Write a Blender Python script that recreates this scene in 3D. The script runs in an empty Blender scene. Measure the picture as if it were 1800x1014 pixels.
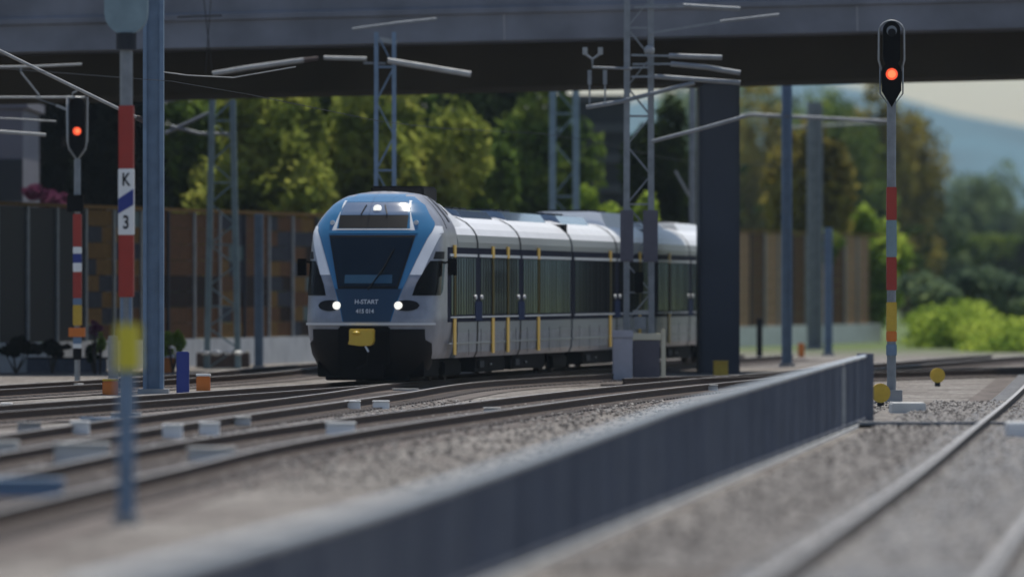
import bpy, bmesh, math, random
import numpy as np
from mathutils import Vector, Matrix
random.seed(7); rng = np.random.default_rng(7)
S = bpy.context.scene; COL = S.collection
R = math.radians
# ------------------------------------------------------------------ camera
HC = 2.14; F = 14000.0; HY = 511.0        # eye height, focal length in photo pixels, horizon row
cam = bpy.data.cameras.new('camera'); co = bpy.data.objects.new('camera', cam); COL.objects.link(co)
co.location = (0, 0, HC); co.rotation_euler = (R(90), 0, 0)
cam.lens = 280; cam.sensor_width = 36; cam.shift_y = 0.0022
cam.clip_start = 1; cam.clip_end = 9000
cam.dof.use_dof = True; cam.dof.focus_distance = 157; cam.dof.aperture_fstop = 0.28/0.28
S.camera = co
# ------------------------------------------------------------------ light
SUN = Vector((0.10, 0.34, 0.95)).normalized()
w = bpy.data.worlds.new('World'); S.world = w; w.use_nodes = True
nt = w.node_tree; bg = nt.nodes['Background']
sk = nt.nodes.new('ShaderNodeTexSky'); sk.sky_type = 'NISHITA'; sk.sun_disc = False
sk.sun_elevation = math.asin(SUN.z); sk.sun_rotation = math.atan2(SUN.x, SUN.y)
sk.dust_density = 1.2; sk.air_density = 1.0
nt.links.new(sk.outputs[0], bg.inputs[0]); bg.inputs[1].default_value = 0.085
sl = bpy.data.lights.new('sun', 'SUN'); sl.energy = 3.2; sl.angle = R(0.5); sl.color = (1, .95, .86)
so = bpy.data.objects.new('sun', sl); COL.objects.link(so)
so.rotation_euler = SUN.to_track_quat('Z', 'Y').to_euler()
S.view_settings.view_transform = 'Standard'; S.view_settings.look = 'None'
S.view_settings.exposure = 0.42; S.view_settings.gamma = 1
S.render.engine = 'CYCLES'
S.cycles.use_denoising = True; S.cycles.max_bounces = 6; S.cycles.volume_bounces = 0
S.cycles.transparent_max_bounces = 8
# ------------------------------------------------------------------ helpers
def P(px, py, Y):
    "world point seen at photo pixel px,py at distance Y"
    return Vector(((px-900)/F*Y, Y, HC-(py-HY)/F*Y))
def GY(py, z=0.0): return (HC-z)*F/(py-HY)
def G(px, py):
    Y = GY(py); return Vector(((px-900)/F*Y, Y, 0))
M = {}
def mat(name, col, rough=.7, metal=0, noise=0.0, scale=6.0, bump=0.0, bscale=30, col2=None, emit=None, es=0, coat=0, spec=.5):
    m = bpy.data.materials.new(name); m.use_nodes = True; n = m.node_tree; b = n.nodes['Principled BSDF']
    b.inputs['Base Color'].default_value = (*col, 1); b.inputs['Roughness'].default_value = rough
    b.inputs['Metallic'].default_value = metal; b.inputs['Coat Weight'].default_value = coat
    b.inputs['Specular IOR Level'].default_value = spec
    if noise or col2:
        tc = n.nodes.new('ShaderNodeTexCoord'); t = n.nodes.new('ShaderNodeTexNoise'); t.inputs['Scale'].default_value = scale
        t.inputs['Detail'].default_value = 6; n.links.new(tc.outputs['Object'], t.inputs['Vector'])
        r = n.nodes.new('ShaderNodeValToRGB'); r.color_ramp.elements[0].position = .35; r.color_ramp.elements[1].position = .68
        c2 = col2 or tuple(max(0, c*(1-noise)) for c in col)
        r.color_ramp.elements[0].color = (*c2, 1); r.color_ramp.elements[1].color = (*col, 1)
        n.links.new(t.outputs['Fac'], r.inputs[0]); n.links.new(r.outputs[0], b.inputs['Base Color'])
    if bump:
        tc = n.nodes.new('ShaderNodeTexCoord'); t = n.nodes.new('ShaderNodeTexNoise'); t.inputs['Scale'].default_value = bscale
        n.links.new(tc.outputs['Object'], t.inputs['Vector'])
        bp = n.nodes.new('ShaderNodeBump'); bp.inputs['Strength'].default_value = bump; bp.inputs['Distance'].default_value = .02
        n.links.new(t.outputs['Fac'], bp.inputs['Height']); n.links.new(bp.outputs[0], b.inputs['Normal'])
    if emit:
        b.inputs['Emission Color'].default_value = (*emit, 1); b.inputs['Emission Strength'].default_value = es
    M[name] = m; return m
mat('blue_paint', (.022, .14, .29), .2, coat=.7)
mat('blue_dark', (.006, .032, .072), .4)
mat('sign_navy', (.010, .022, .070), .7, spec=.06)
mat('navy_side', (.007, .010, .028), .7, spec=.05)
mat('silver', (.30, .31, .35), .36, .2, noise=.28, scale=2.4)
mat('roof_white', (.80, .82, .86), .35, noise=.08, scale=1.5)
mat('side_grey', (.20, .215, .225), .4)
mat('light_line', (.6, .62, .65), .4)
mat('glass', (.006, .006, .006), .12, spec=.05)
mat('glass_blue', (.003, .010, .020), .08, spec=.25)
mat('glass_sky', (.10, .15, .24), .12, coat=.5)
mat('black', (.004, .004, .006), .6, spec=.2)
mat('black_mat', (.004, .004, .005), .9, spec=.1)
mat('rubber', (.008, .008, .009), .8, spec=.2)
mat('yellow', (.62, .40, .03), .45, noise=.15)
mat('yellow_cover', (.60, .40, .035), .35)
mat('lemon', (.66, .56, .03), .5)
mat('orange', (.65, .17, .015), .5)
mat('yellow_door', (.75, .46, .07), .5)
mat('white_paint', (.86, .86, .84), .5, noise=.08, scale=3)
mat('red_paint', (.38, .025, .014), .45, noise=.12, scale=4)
mat('sign_blue', (.012, .03, .22), .45)
mat('lamp_white', (.9, .9, .85), .3, emit=(1, .97, .88), es=.6)
mat('lamp_red', (.5, .03, .01), .3, emit=(1, .10, .03), es=.6)
mat('lamp_core', (.5, .03, .01), .3, emit=(1, .22, .08), es=1.0)
mat('galv', (.25, .27, .29), .55, .35, noise=.25, scale=5)
mat('galv_light', (.34, .35, .35), .5, .2, noise=.2)
mat('galv_blue', (.17, .25, .36), .5, .2, noise=.25, scale=3)
mat('galv_teal', (.22, .31, .35), .5, .2, noise=.25, scale=3)
mat('dark_steel', (.03, .033, .04), .7, spec=.15)
mat('fence_navy', (.135, .150, .195), .42, .2, noise=.2, scale=2)
mat('fence_pale', (.17, .185, .22), .45, .2, noise=.2, scale=2)
mat('fence_dark', (.10, .112, .15), .45, .2, noise=.2, scale=2)  # darker bar tone, picked at random
mat('fence_rail', (.75, .78, .82), .3, .6)
mat('rust', (.070, .042, .028), .9, noise=.4, scale=8)
mat('rail_steel', (.42, .40, .38), .42, .3, noise=.2, scale=4)
mat('concrete', (.36, .36, .36), .85, noise=.25, scale=2, bump=.3)
mat('concrete_light', (.60, .60, .58), .85, noise=.2, scale=2)
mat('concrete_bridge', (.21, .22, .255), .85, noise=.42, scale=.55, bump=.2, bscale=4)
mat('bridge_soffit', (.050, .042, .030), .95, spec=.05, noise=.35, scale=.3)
mat('pillar_paint', (.035, .043, .066), .6, noise=.2, scale=.6)
mat('wood_sleeper', (.15, .125, .11), .9, noise=.3)
mat('planter', (.11, .12, .15), .8, noise=.25)
mat('brown_box', (.085, .06, .055), .8, noise=.3)
mat('cabinet_light', (.44, .44, .50), .6, noise=.12)
mat('cabinet_dark', (.095, .088, .115), .6, noise=.15)
mat('cream', (.62, .58, .44), .6)
mat('cable_blue', (.13, .21, .32), .5)
mat('slate', (.040, .044, .056), .85, spec=.1, noise=.3)
mat('ochre', (.165, .092, .024), .85, spec=.1, noise=.3)
mat('brown', (.115, .054, .022), .85, spec=.1, noise=.3)
mat('dark_brown', (.024, .014, .010), .85, spec=.1, noise=.3)
mat('tan_panel', (.36, .21, .12), .85, noise=.3, spec=.1)
mat('olive', (.085, .068, .018), .7, spec=.1)
mat('teal_panel', (.045, .085, .085), .75)
mat('noise_glass', (.006, .006, .008), .6, spec=.1)
mat('building_grey', (.16, .155, .18), .8, noise=.15, scale=.5)
mat('building_dark', (.022, .026, .030), .8)
mat('slat_grey', (.06, .065, .07), .7)
mat('bark', (.06, .045, .032), .9, noise=.4)
mat('stone', (.36, .335, .31), .9, noise=.35, scale=3)
mat('stone_dark', (.10, .09, .085), .9, noise=.3, scale=3)

def leafmat(name, a, b, c, tr=.4):
    m = bpy.data.materials.new(name); m.use_nodes = True; n = m.node_tree; n.nodes.clear()
    out = n.nodes.new('ShaderNodeOutputMaterial'); tc = n.nodes.new('ShaderNodeTexCoord')
    t = n.nodes.new('ShaderNodeTexNoise'); t.inputs['Scale'].default_value = .55; t.inputs['Detail'].default_value = 4
    n.links.new(tc.outputs['Object'], t.inputs['Vector'])
    r = n.nodes.new('ShaderNodeValToRGB'); e = r.color_ramp.elements
    e[0].position = .36; e[0].color = (*a, 1); e[1].position = .66; e[1].color = (*c, 1)
    q = e.new(.5); q.color = (*b, 1)
    n.links.new(t.outputs['Fac'], r.inputs[0])
    d = n.nodes.new('ShaderNodeBsdfDiffuse'); l = n.nodes.new('ShaderNodeBsdfTranslucent'); mx = n.nodes.new('ShaderNodeMixShader')
    mx.inputs[0].default_value = tr
    n.links.new(r.outputs[0], d.inputs[0]); n.links.new(r.outputs[0], l.inputs[0])
    n.links.new(d.outputs[0], mx.inputs[1]); n.links.new(l.outputs[0], mx.inputs[2]); n.links.new(mx.outputs[0], out.inputs[0])
    M[name] = m
leafmat('leaf_yellow', (.07, .10, .022), (.24, .28, .055), (.42, .42, .10), .55)
leafmat('leaf_green', (.035, .065, .016), (.11, .17, .035), (.25, .30, .06), .5)
leafmat('leaf_dark', (.012, .022, .009), (.025, .040, .013), (.05, .075, .02), .3)
leafmat('leaf_black', (.004, .006, .005), (.007, .010, .008), (.014, .020, .012), .2)
leafmat('leaf_autumn', (.08, .075, .02), (.23, .19, .045), (.38, .32, .07), .5)
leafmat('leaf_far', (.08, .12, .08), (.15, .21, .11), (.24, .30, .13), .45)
leafmat('leaf_bright', (.12, .20, .03), (.30, .40, .06), (.48, .56, .10), .55)
leafmat('leaf_pink', (.10, .03, .06), (.20, .06, .12), (.30, .11, .19), .3)

class MB:
    def __init__(s): s.v = []; s.f = []; s.m = []; s.mats = []
    def mi(s, m):
        if m not in s.mats: s.mats.append(m)
        return s.mats.index(m)
    def poly(s, pts, m, close=True):
        b = len(s.v); s.v += [tuple(p) for p in pts]; s.f.append(tuple(range(b, b+len(pts)))); s.m.append(s.mi(m))
    def hexa(s, c, m):   # c: 8 corners, bottom 4 then top 4 (ccw)
        b = len(s.v); s.v += [tuple(p) for p in c]; k = s.mi(m)
        for f in ((3, 2, 1, 0), (4, 5, 6, 7), (0, 1, 5, 4), (1, 2, 6, 5), (2, 3, 7, 6), (3, 0, 4, 7)):
            s.f.append(tuple(b+i for i in f)); s.m.append(k)
    def box(s, x0, x1, y0, y1, z0, z1, m, M4=None):
        c = [Vector(p) for p in ((x0, y0, z0), (x1, y0, z0), (x1, y1, z0), (x0, y1, z0), (x0, y0, z1), (x1, y0, z1), (x1, y1, z1), (x0, y1, z1))]
        if M4 is not None: c = [M4 @ p for p in c]
        s.hexa(c, m)
    def bar(s, a, b, w, h, m, up=Vector((0, 0, 1))):
        a = Vector(a); b = Vector(b); d = (b-a).normalized()
        if abs(d.dot(up)) > .98: up = Vector((0, 1, 0))
        x = d.cross(up).normalized()*w/2; y = x.normalized().cross(d)*h/2
        s.hexa([a-x-y, a+x-y, a+x+y, a-x+y, b-x-y, b+x-y, b+x+y, b-x+y], m)
    def tube(s, pts, r, m, n=8, cap=True):
        pts = [Vector(p) for p in pts]; rings = []; k = s.mi(m)
        rr = r if isinstance(r, (list, tuple)) else [r]*len(pts)
        for i, p in enumerate(pts):
            d = (pts[min(i+1, len(pts)-1)]-pts[max(i-1, 0)]).normalized()
            up = Vector((0, 0, 1)) if abs(d.z) < .9 else Vector((0, 1, 0))
            x = d.cross(up).normalized(); y = x.cross(d)
            b = len(s.v)
            for j in range(n):
                a = 2*math.pi*j/n; s.v.append(tuple(p+x*math.cos(a)*rr[i]+y*math.sin(a)*rr[i]))
            rings.append(b)
        for i in range(len(rings)-1):
            for j in range(n):
                j2 = (j+1) % n
                s.f.append((rings[i]+j, rings[i]+j2, rings[i+1]+j2, rings[i+1]+j)); s.m.append(k)
        if cap:
            s.f.append(tuple(rings[0]+j for j in range(n))[::-1]); s.m.append(k)
            s.f.append(tuple(rings[-1]+j for j in range(n))); s.m.append(k)
    def prism(s, pts2, y0, y1, m, axis='y'):   # polygon in x,z extruded in y
        n = len(pts2); b = len(s.v); k = s.mi(m)
        for y in (y0, y1):
            for (x, z) in pts2: s.v.append((x, y, z) if axis == 'y' else (y, x, z))
        s.f.append(tuple(range(b, b+n))); s.m.append(k); s.f.append(tuple(range(b+2*n-1, b+n-1, -1))); s.m.append(k)
        for i in range(n):
            j = (i+1) % n; s.f.append((b+i, b+n+i, b+n+j, b+j)); s.m.append(k)
    def grid(s, rows, m, flip=False):
        b = len(s.v); nr = len(rows); nc = len(rows[0]); k = s.mi(m)
        for r in rows: s.v += [tuple(p) for p in r]
        for i in range(nr-1):
            for j in range(nc-1):
                q = (b+i*nc+j, b+i*nc+j+1, b+(i+1)*nc+j+1, b+(i+1)*nc+j)
                s.f.append(q[::-1] if flip else q); s.m.append(k)
    def sphere(s, c, r, m, sz=1, n=12):
        rows = []
        for i in range(n//2+1):
            th = math.pi*i/(n//2); rows.append([(c[0]+r*math.sin(th)*math.cos(2*math.pi*j/n), c[1]+r*math.sin(th)*math.sin(2*math.pi*j/n), c[2]+r*sz*math.cos(th)) for j in range(n+1)])
        s.grid(rows, m, flip=False)
    def build(s, name, parent=None, smooth=False, bevel=0):
        me = bpy.data.meshes.new(name); me.from_pydata(s.v, [], s.f)
        for m in s.mats: me.materials.append(M[m])
        me.polygons.foreach_set('material_index', s.m)
        if smooth: me.polygons.foreach_set('use_smooth', [True]*len(s.f))
        me.update(); o = bpy.data.objects.new(name, me); COL.objects.link(o)
        if bevel:
            bm = bmesh.new(); bm.from_mesh(me); bmesh.ops.remove_doubles(bm, verts=bm.verts, dist=1e-5)
            bmesh.ops.bevel(bm, geom=bm.edges[:], offset=bevel, segments=2, affect='EDGES', clamp_overlap=True); bm.to_mesh(me); bm.free()
        if parent: o.parent = parent
        return o
def tag(o, label, cat, group=None, kind=None):
    o['label'] = label; o['category'] = cat
    if group: o['group'] = group
    if kind: o['kind'] = kind
    return o
def thing(name, loc, label, cat, group=None, rz=0):
    o = bpy.data.objects.new(name, None); COL.objects.link(o); o.location = loc; o.rotation_euler.z = rz
    o.empty_display_size = .2
    return tag(o, label, cat, group)
def struct(o, kind='structure'): o['kind'] = kind; return o
def text(name, body, size, m, parent, loc, rot, ext=.004, sx=1):
    cu = bpy.data.curves.new(name, 'FONT'); cu.body = body; cu.size = size; cu.align_x = 'CENTER'; cu.align_y = 'CENTER'
    cu.extrude = ext; cu.offset = size*.018
    o = bpy.data.objects.new(name, cu); COL.objects.link(o); bpy.context.view_layer.update()
    me = bpy.data.meshes.new_from_object(o); bpy.data.objects.remove(o)
    me.materials.clear(); me.materials.append(M[m])
    o = bpy.data.objects.new(name, me); COL.objects.link(o); o.parent = parent; o.location = loc; o.rotation_euler = rot; o.scale = (sx, 1, 1)
    return o
def spline(pts, step=2.0):
    "catmull-rom through (Y,X) points -> list of (X,Y)"
    p = [Vector((x, y)) for (y, x) in pts]; p = [p[0]*2-p[1]]+p+[p[-1]*2-p[-2]]; out = []
    for i in range(1, len(p)-2):
        n = max(2, int((p[i+1]-p[i]).length/step))
        for k in range(n):
            t = k/n
            out.append(.5*((2*p[i])+(-p[i-1]+p[i+1])*t+(2*p[i-1]-5*p[i]+4*p[i+1]-p[i+2])*t*t+(-p[i-1]+3*p[i]-3*p[i+1]+p[i+2])*t**3))
    out.append(p[-2]); return out

# ------------------------------------------------------------------ ground, hills
def ground_mat():
    m = bpy.data.materials.new('ballast_ground'); m.use_nodes = True; n = m.node_tree; b = n.nodes['Principled BSDF']; L = n.links.new
    tc = n.nodes.new('ShaderNodeTexCoord')
    v = n.nodes.new('ShaderNodeTexVoronoi'); v.inputs['Scale'].default_value = 14; L(tc.outputs['Object'], v.inputs['Vector'])
    r = n.nodes.new('ShaderNodeValToRGB'); e = r.color_ramp.elements
    e[0].position = .0; e[0].color = (.10, .095, .09, 1); e[1].position = 1; e[1].color = (.38, .36, .34, 1)
    sp = n.nodes.new('ShaderNodeSeparateColor'); L(v.outputs['Color'], sp.inputs[0]); L(sp.outputs[0], r.inputs[0])
    t = n.nodes.new('ShaderNodeTexNoise'); t.inputs['Scale'].default_value = .45; t.inputs['Detail'].default_value = 7; t.inputs['Roughness'].default_value = .65
    L(tc.outputs['Object'], t.inputs['Vector'])
    r2 = n.nodes.new('ShaderNodeValToRGB'); e = r2.color_ramp.elements
    e[0].position = .36; e[0].color = (.50, .46, .44, 1); e[1].position = .62; e[1].color = (1, .99, .96, 1); L(t.outputs['Fac'], r2.inputs[0])
    mx = n.nodes.new('ShaderNodeMix'); mx.data_type = 'RGBA'; mx.blend_type = 'MULTIPLY'; mx.inputs[0].default_value = 1
    L(r.outputs[0], mx.inputs[6]); L(r2.outputs[0], mx.inputs[7])
    # grass beyond the barrier line
    s = n.nodes.new('ShaderNodeSeparateXYZ'); L(tc.outputs['Object'], s.inputs[0])
    mr = n.nodes.new('ShaderNodeMapRange'); mr.inputs[1].default_value = 255; mr.inputs[2].default_value = 300; L(s.outputs[1], mr.inputs[0])
    m2 = n.nodes.new('ShaderNodeMix'); m2.data_type = 'RGBA'; L(mr.outputs[0], m2.inputs[0]); L(mx.outputs[2], m2.inputs[6]); m2.inputs[7].default_value = (.10, .14, .05, 1)
    L(m2.outputs[2], b.inputs['Base Color']); b.inputs['Roughness'].default_value = .95; b.inputs['Specular IOR Level'].default_value = .15
    bp = n.nodes.new('ShaderNodeBump'); bp.inputs['Strength'].default_value = .8; bp.inputs['Distance'].default_value = .03
    L(v.outputs['Distance'], bp.inputs['Height']); bp.invert = True; L(bp.outputs[0], b.inputs['Normal'])
    M['ground'] = m
ground_mat()
g = MB(); g.poly([(-3000, -50, 0), (3000, -50, 0), (3000, 6000, 0), (-3000, 6000, 0)], 'ground')
struct(g.build('ground'))
mat('hill_haze', (.05, .14, .18), .9, noise=.4, scale=.02)  # distance haze painted into the hill as a blue base colour
h = MB(); rows = []
for i in range(9):
    y = 2300+i*140; row = []
    for j in range(61):
        x = -500+j*30
        z = (73*math.exp(-((y-2900)/420)**2))*(.75+.22*math.sin(x*.0061+1.2)+.10*math.sin(x*.017)+.05*math.sin(x*.043+y*.01))
        row.append((x, y, z-2))
    rows.append(row)
h.grid(rows, 'hill_haze'); struct(h.build('hills', smooth=True))

# ballast stones: too many to count
def stones():
    V = []; 
    N = 50000; NR = 44000
    Y = 60+rng.random(N)**1.2*92
    lo = .085*(Y-60.4); X = lo+.28+rng.random(N)*6.8
    X[NR:] = lo[NR:]-.2-rng.random(N-NR)**.8*9
    s = rng.uniform(.020, .052, N); Y[NR:] = 84+rng.random(N-NR)*70; X[NR:] = .085*(Y[NR:]-60.4)-.3-rng.random(N-NR)*9; s[NR:] *= .85
    octa = np.array([[1, 0, 0], [-1, 0, 0], [0, 1, 0], [0, -1, 0], [0, 0, 1], [0, 0, -1]], float)
    fc = np.array([[0, 2, 4], [2, 1, 4], [1, 3, 4], [3, 0, 4], [2, 0, 5], [1, 2, 5], [3, 1, 5], [0, 3, 5]])
    v = octa[None]*s[:, None, None]*rng.uniform(.6, 1.25, (N, 6, 1))*np.array([1.2, 1.2, .75])
    a = rng.random(N)*6.28; c, sn = np.cos(a), np.sin(a)
    x = v[:, :, 0]*c[:, None]-v[:, :, 1]*sn[:, None]; y = v[:, :, 0]*sn[:, None]+v[:, :, 1]*c[:, None]
    v[:, :, 0] = x+X[:, None]; v[:, :, 1] = y+Y[:, None]; v[:, :, 2] += .016+rng.random(N)[:, None]*.02
    f = fc[None]+np.arange(N)[:, None, None]*6
    me = bpy.data.meshes.new('ballast_stones'); me.from_pydata(v.reshape(-1, 3).tolist(), [], f.reshape(-1, 3).tolist())
    me.materials.append(M['stone']); me.materials.append(M['stone_dark'])
    me.polygons.foreach_set('material_index', np.repeat((rng.random(N) < .42).astype(int), 8))
    o = bpy.data.objects.new('ballast_stones', me); COL.objects.link(o); struct(o, 'stuff')
stones()

# ------------------------------------------------------------------ tracks
RP = [(-.06, 0), (.06, 0), (.06, .015), (.012, .035), (.012, .115), (.036, .125), (.036, .155), (-.036, .155), (-.036, .125), (-.012, .115), (-.012, .035), (-.06, .015)]
BEDN = [0]
mat('track_bed', (.19, .165, .15), .95, noise=.6, scale=2.2, bump=.6, bscale=14, spec=.15)
mat('rail_side', (.060, .045, .036), .85, noise=.4, scale=5)
def track(pts, label, side='rust'):
    cl = spline(pts); t = thing('railway_track', (cl[0].x, cl[0].y, 0), label, 'railway track', 'railway tracks on the ballast')
    o0 = Vector((cl[0].x, cl[0].y, 0)); nrm = []
    for i in range(len(cl)):
        d = (cl[min(i+1, len(cl)-1)]-cl[max(0, i-1)]).normalized(); nrm.append(Vector((d.y, -d.x)))
    for sd in (-1, 1):
        b = MB(); base = len(b.v); n = len(RP)
        for c, q in zip(cl, nrm):
            for (u, z) in RP: p = c+q*(sd*.7535+u); b.v.append((p.x-o0.x, p.y-o0.y, z+.025))
        kr, ks = b.mi(side), b.mi('rail_steel')
        for i in range(len(cl)-1):
            for j in range(n):
                j2 = (j+1) % n; b.f.append((i*n+j, i*n+j2, (i+1)*n+j2, (i+1)*n+j)); b.m.append(ks if j == 6 else kr)
        b.build('rail', t)
    bd = MB(); rows = [[Vector((c.x+q.x*u, c.y+q.y*u, .006+.0007*BEDN[0])) for u in (-1.75, -.6, .6, 1.75)] for c, q in zip(cl, nrm)]
    bd.grid(rows, 'track_bed', flip=False); BEDN[0] += 6; ob = bd.build('track_bed'); struct(ob)
    # sleepers: the nearest hundred are parts, the rest one mesh
    acc = 0; cnt = 0; rest = MB()
    for i in range(len(cl)-1):
        L = (cl[i+1]-cl[i]).length
        while acc < L:
            p = cl[i].lerp(cl[i+1], acc/L); q = nrm[i]; d = Vector((-q.y, q.x))
            mm = Matrix(((q.x, d.x, 0, p.x-o0.x), (q.y, d.y, 0, p.y-o0.y), (0, 0, 1, 0), (0, 0, 0, 1)))
            tgt = MB() if cnt < 100 else rest
            tgt.box(-1.25, 1.25, -.12, .12, -.1, .042, 'concrete' if side == 'rail_side' else 'wood_sleeper', mm)
            if cnt < 100: tgt.build('sleeper', t)
            cnt += 1; acc += .62
        acc -= L
    if rest.v: struct(rest.build('sleeper', t), 'stuff')
    return t
# right-hand track, seen beyond the fence
track([(50, 2.1), (81, 4.72), (110, 7.05), (162, 11.15), (230, 16.2)], 'straight track running away right of the grey fence', 'rail_side')
track([(60, -6.0), (71.5, -5.35), (87.4, -4.5), (106, -3.4), (133, -.75), (167, 3.3), (215, 10.6), (245, 15.5)], 'curved track nearest the fence on its left side')
track([(60, -8.7), (90, -7.3), (115, -5.8), (132, -4.5), (152, -2.9), (172, -1.4), (190, 1.9)], 'track branching in the turnout between the curved track and the train')
tr_dir = Vector((.1448, .9895))
track([(100, -13.34), (120, -10.4), (170, -3.1), (200, 1.29), (245, 7.88)], 'track that the blue and white train stands on')
track([(140, -14.0), (150, -12.2), (168, -9.5), (188, -6.9), (205, -5.6), (235, -2.8)], 'track passing behind the train front near the wall')
track([(178, 3.2), (190, 7.5), (203, 13), (216, 19.5), (226, 26)], 'dark track crossing in the far right distance')

# ------------------------------------------------------------------ train
TH = math.atan2(.1448, .9895)
TR = thing('passenger_train', (-3.1, 170, .18), 'blue and white electric passenger train with its headlights on', 'train', rz=-TH)
def lerp(tab, z):
    if z <= tab[0][0]: return tab[0][1]
    for (a, va), (b, vb) in zip(tab, tab[1:]):
        if z <= b:
            k = (z-a)/(b-a); return va+(vb-va)*k
    return tab[-1][1]
TW = [(.1, 1.02), (.35, 1.18), (.6, 1.30), (1.0, 1.40), (1.35, 1.44), (2.9, 1.44), (3.2, 1.42), (3.35, 1.37), (3.5, 1.29), (3.65, 1.18), (3.8, 1.05), (3.92, .92), (4.0, .78), (4.06, .6)]
TS = [(.1, .35), (.5, .12), (.9, .0), (1.3, -.04), (1.5, .02), (2.04, .2), (3.1, .68), (3.3, .80), (3.62, 1.02), (3.85, 1.3), (4.0, 1.7), (4.06, 2.1)]
TD = [(.1, .9), (1.3, 1.1), (3.1, 1.0), (3.6, .9), (4.06, .6)]
NN = 2.7
def surf(q, z, off=0):
    "q in [-1,1] sweeps the nose; beyond that metres back along the side"
    W = lerp(TW, z); s0 = lerp(TS, z); D = lerp(TD, z); e = 2/NN
    def base(q):
        a = abs(q); sg = 1 if q >= 0 else -1
        if a <= 1:
            ph = a*math.pi/2
            t = W*max(math.sin(ph), 0)**e; s = s0+D*(1-max(math.cos(ph), 0)**e)
        else: t = W; s = s0+D+(a-1)
        return Vector((sg*t, s, z))
    p = base(q)
    if off:
        d = base(q+.01)-base(q-.01); d.z = 0
        nrm = Vector((d.y, -d.x, 0))
        if nrm.length < 1e-6: nrm = Vector((0, -1, 0))
        p = p+nrm.normalized()*off
    return p
def q_of(t, z):
    W = lerp(TW, z); a = min(abs(t)/W, 1); q = math.asin(min(1, a**(NN/2)))/(math.pi/2)
    return q if t >= 0 else -q
def patch(name, m, zs, f1, f2, off, n=24, parent=None, inq=False, smooth=True):
    "shell lying on the nose from lateral f1(z) to f2(z)"
    b = MB(); rows = []
    for z in zs:
        a, c = f1(z), f2(z)
        if not inq: a, c = q_of(a, z), q_of(c, z)
        rows.append([surf(a+(c-a)*j/n, z, off) for j in range(n+1)])
    b.grid(rows, m)
    back = [[surf((f1(z) if inq else q_of(f1(z), z))+((f2(z) if inq else q_of(f2(z), z))-(f1(z) if inq else q_of(f1(z), z)))*j/n, z, -.01) for j in (0, n)] for z in zs]
    # rim so that the shell has an edge
    b.grid([[r[0] for r in rows], [r[0] for r in back]], m); b.grid([[r[-1] for r in rows], [r[-1] for r in back]], m)
    b.grid([rows[0], [surf((f1(zs[0]) if inq else q_of(f1(zs[0]), zs[0]))*(1-j/n)+(f2(zs[0]) if inq else q_of(f2(zs[0]), zs[0]))*j/n, zs[0], -.01) for j in range(n+1)]], m)
    b.grid([rows[-1], [surf((f1(zs[-1]) if inq else q_of(f1(zs[-1]), zs[-1]))*(1-j/n)+(f2(zs[-1]) if inq else q_of(f2(zs[-1]), zs[-1]))*j/n, zs[-1], -.01) for j in range(n+1)]], m)
    return b.build(name, parent or TR, smooth=smooth)
def zr(a, b, n): return [a+(b-a)*i/n for i in range(n+1)]
# cab shell
zs = zr(.5, 4.06, 60); b = MB(); rows = []
for z in zs:
    qs = [-(1+(3.4-lerp(TS, z)-lerp(TD, z)))]+[-1+i/24 for i in range(49)]+[1+(3.4-lerp(TS, z)-lerp(TD, z))]
    rows.append([surf(q, z) for q in qs])
b.grid(rows, 'silver')
top = rows[-1]; b.grid([top, [Vector((p.x*.5, max(p.y, 2.2), 4.10)) for p in top], [Vector((0, max(p.y, 2.4), 4.11)) for p in top]], 'silver')
bk = [r[0] for r in rows]+[r[-1] for r in rows][::-1]; b.poly(bk, 'silver')
cab = b.build('cab', TR, smooth=True)
bm_e = cab.modifiers.new('es', 'EDGE_SPLIT'); bm_e.split_angle = R(50)
# white pillars at the upper corners of the nose and blue mask
MB_half = [(1.30, .52), (1.6, .60), (2.04, .75), (2.6, .96), (3.1, 1.16), (3.25, 1.24), (3.4, 1.27), (3.6, 1.13), (3.8, 1.0), (4.03, .66)]
def mh(z): return min(lerp(MB_half, z), lerp(TW, z)-.012)
patch('nose_mask', 'blue_paint', zr(1.3, 4.05, 44), lambda z: -mh(z), mh, .010, 40)
patch('lower_mask', 'blue_dark', zr(1.3, 2.0, 12), lambda z: -mh(z)+.02, lambda z: mh(z)-.02, .016, 24)
b_ = MB()
ws = patch('windscreen', 'glass_blue', zr(2.06, 3.10, 16), lambda z: -(.62+.28*(z-2.06)/1.04), lambda z: .60+.28*(z-2.06)/1.04, .030, 24)
mat('reflection_blue', (.012, .065, .12), .4)
patch('windscreen_reflection', 'reflection_blue', zr(2.12, 2.30, 3), lambda z: -.52, lambda z: .50, .033, 12)  # reflection on the windscreen painted as a blue band over the glass
patch('windscreen_frame', 'black', zr(2.0, 3.15, 16), lambda z: -(.655+.285*(z-2.0)/1.15), lambda z: .635+.285*(z-2.0)/1.15, .022, 24)
patch('lintel', 'blue_paint', zr(3.19, 3.255, 3), lambda z: -.96, lambda z: .96, .03)
patch('light_strip', 'light_line', zr(3.262, 3.29, 2), lambda z: -.80, lambda z: .80, .034)
patch('destination_display', 'black', zr(3.30, 3.58, 6), lambda z: -.75, lambda z: .73, .026)
upper = patch('upper_glass', 'glass_sky', zr(3.585, 3.86, 6), lambda z: -.74+.25*(z-3.585), lambda z: .72-.25*(z-3.585), .026)
patch('roof_band', 'blue_paint', zr(3.87, 4.04, 5), lambda z: -.66+.9*(z-3.87), lambda z: .66-.9*(z-3.87), .024)
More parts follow.
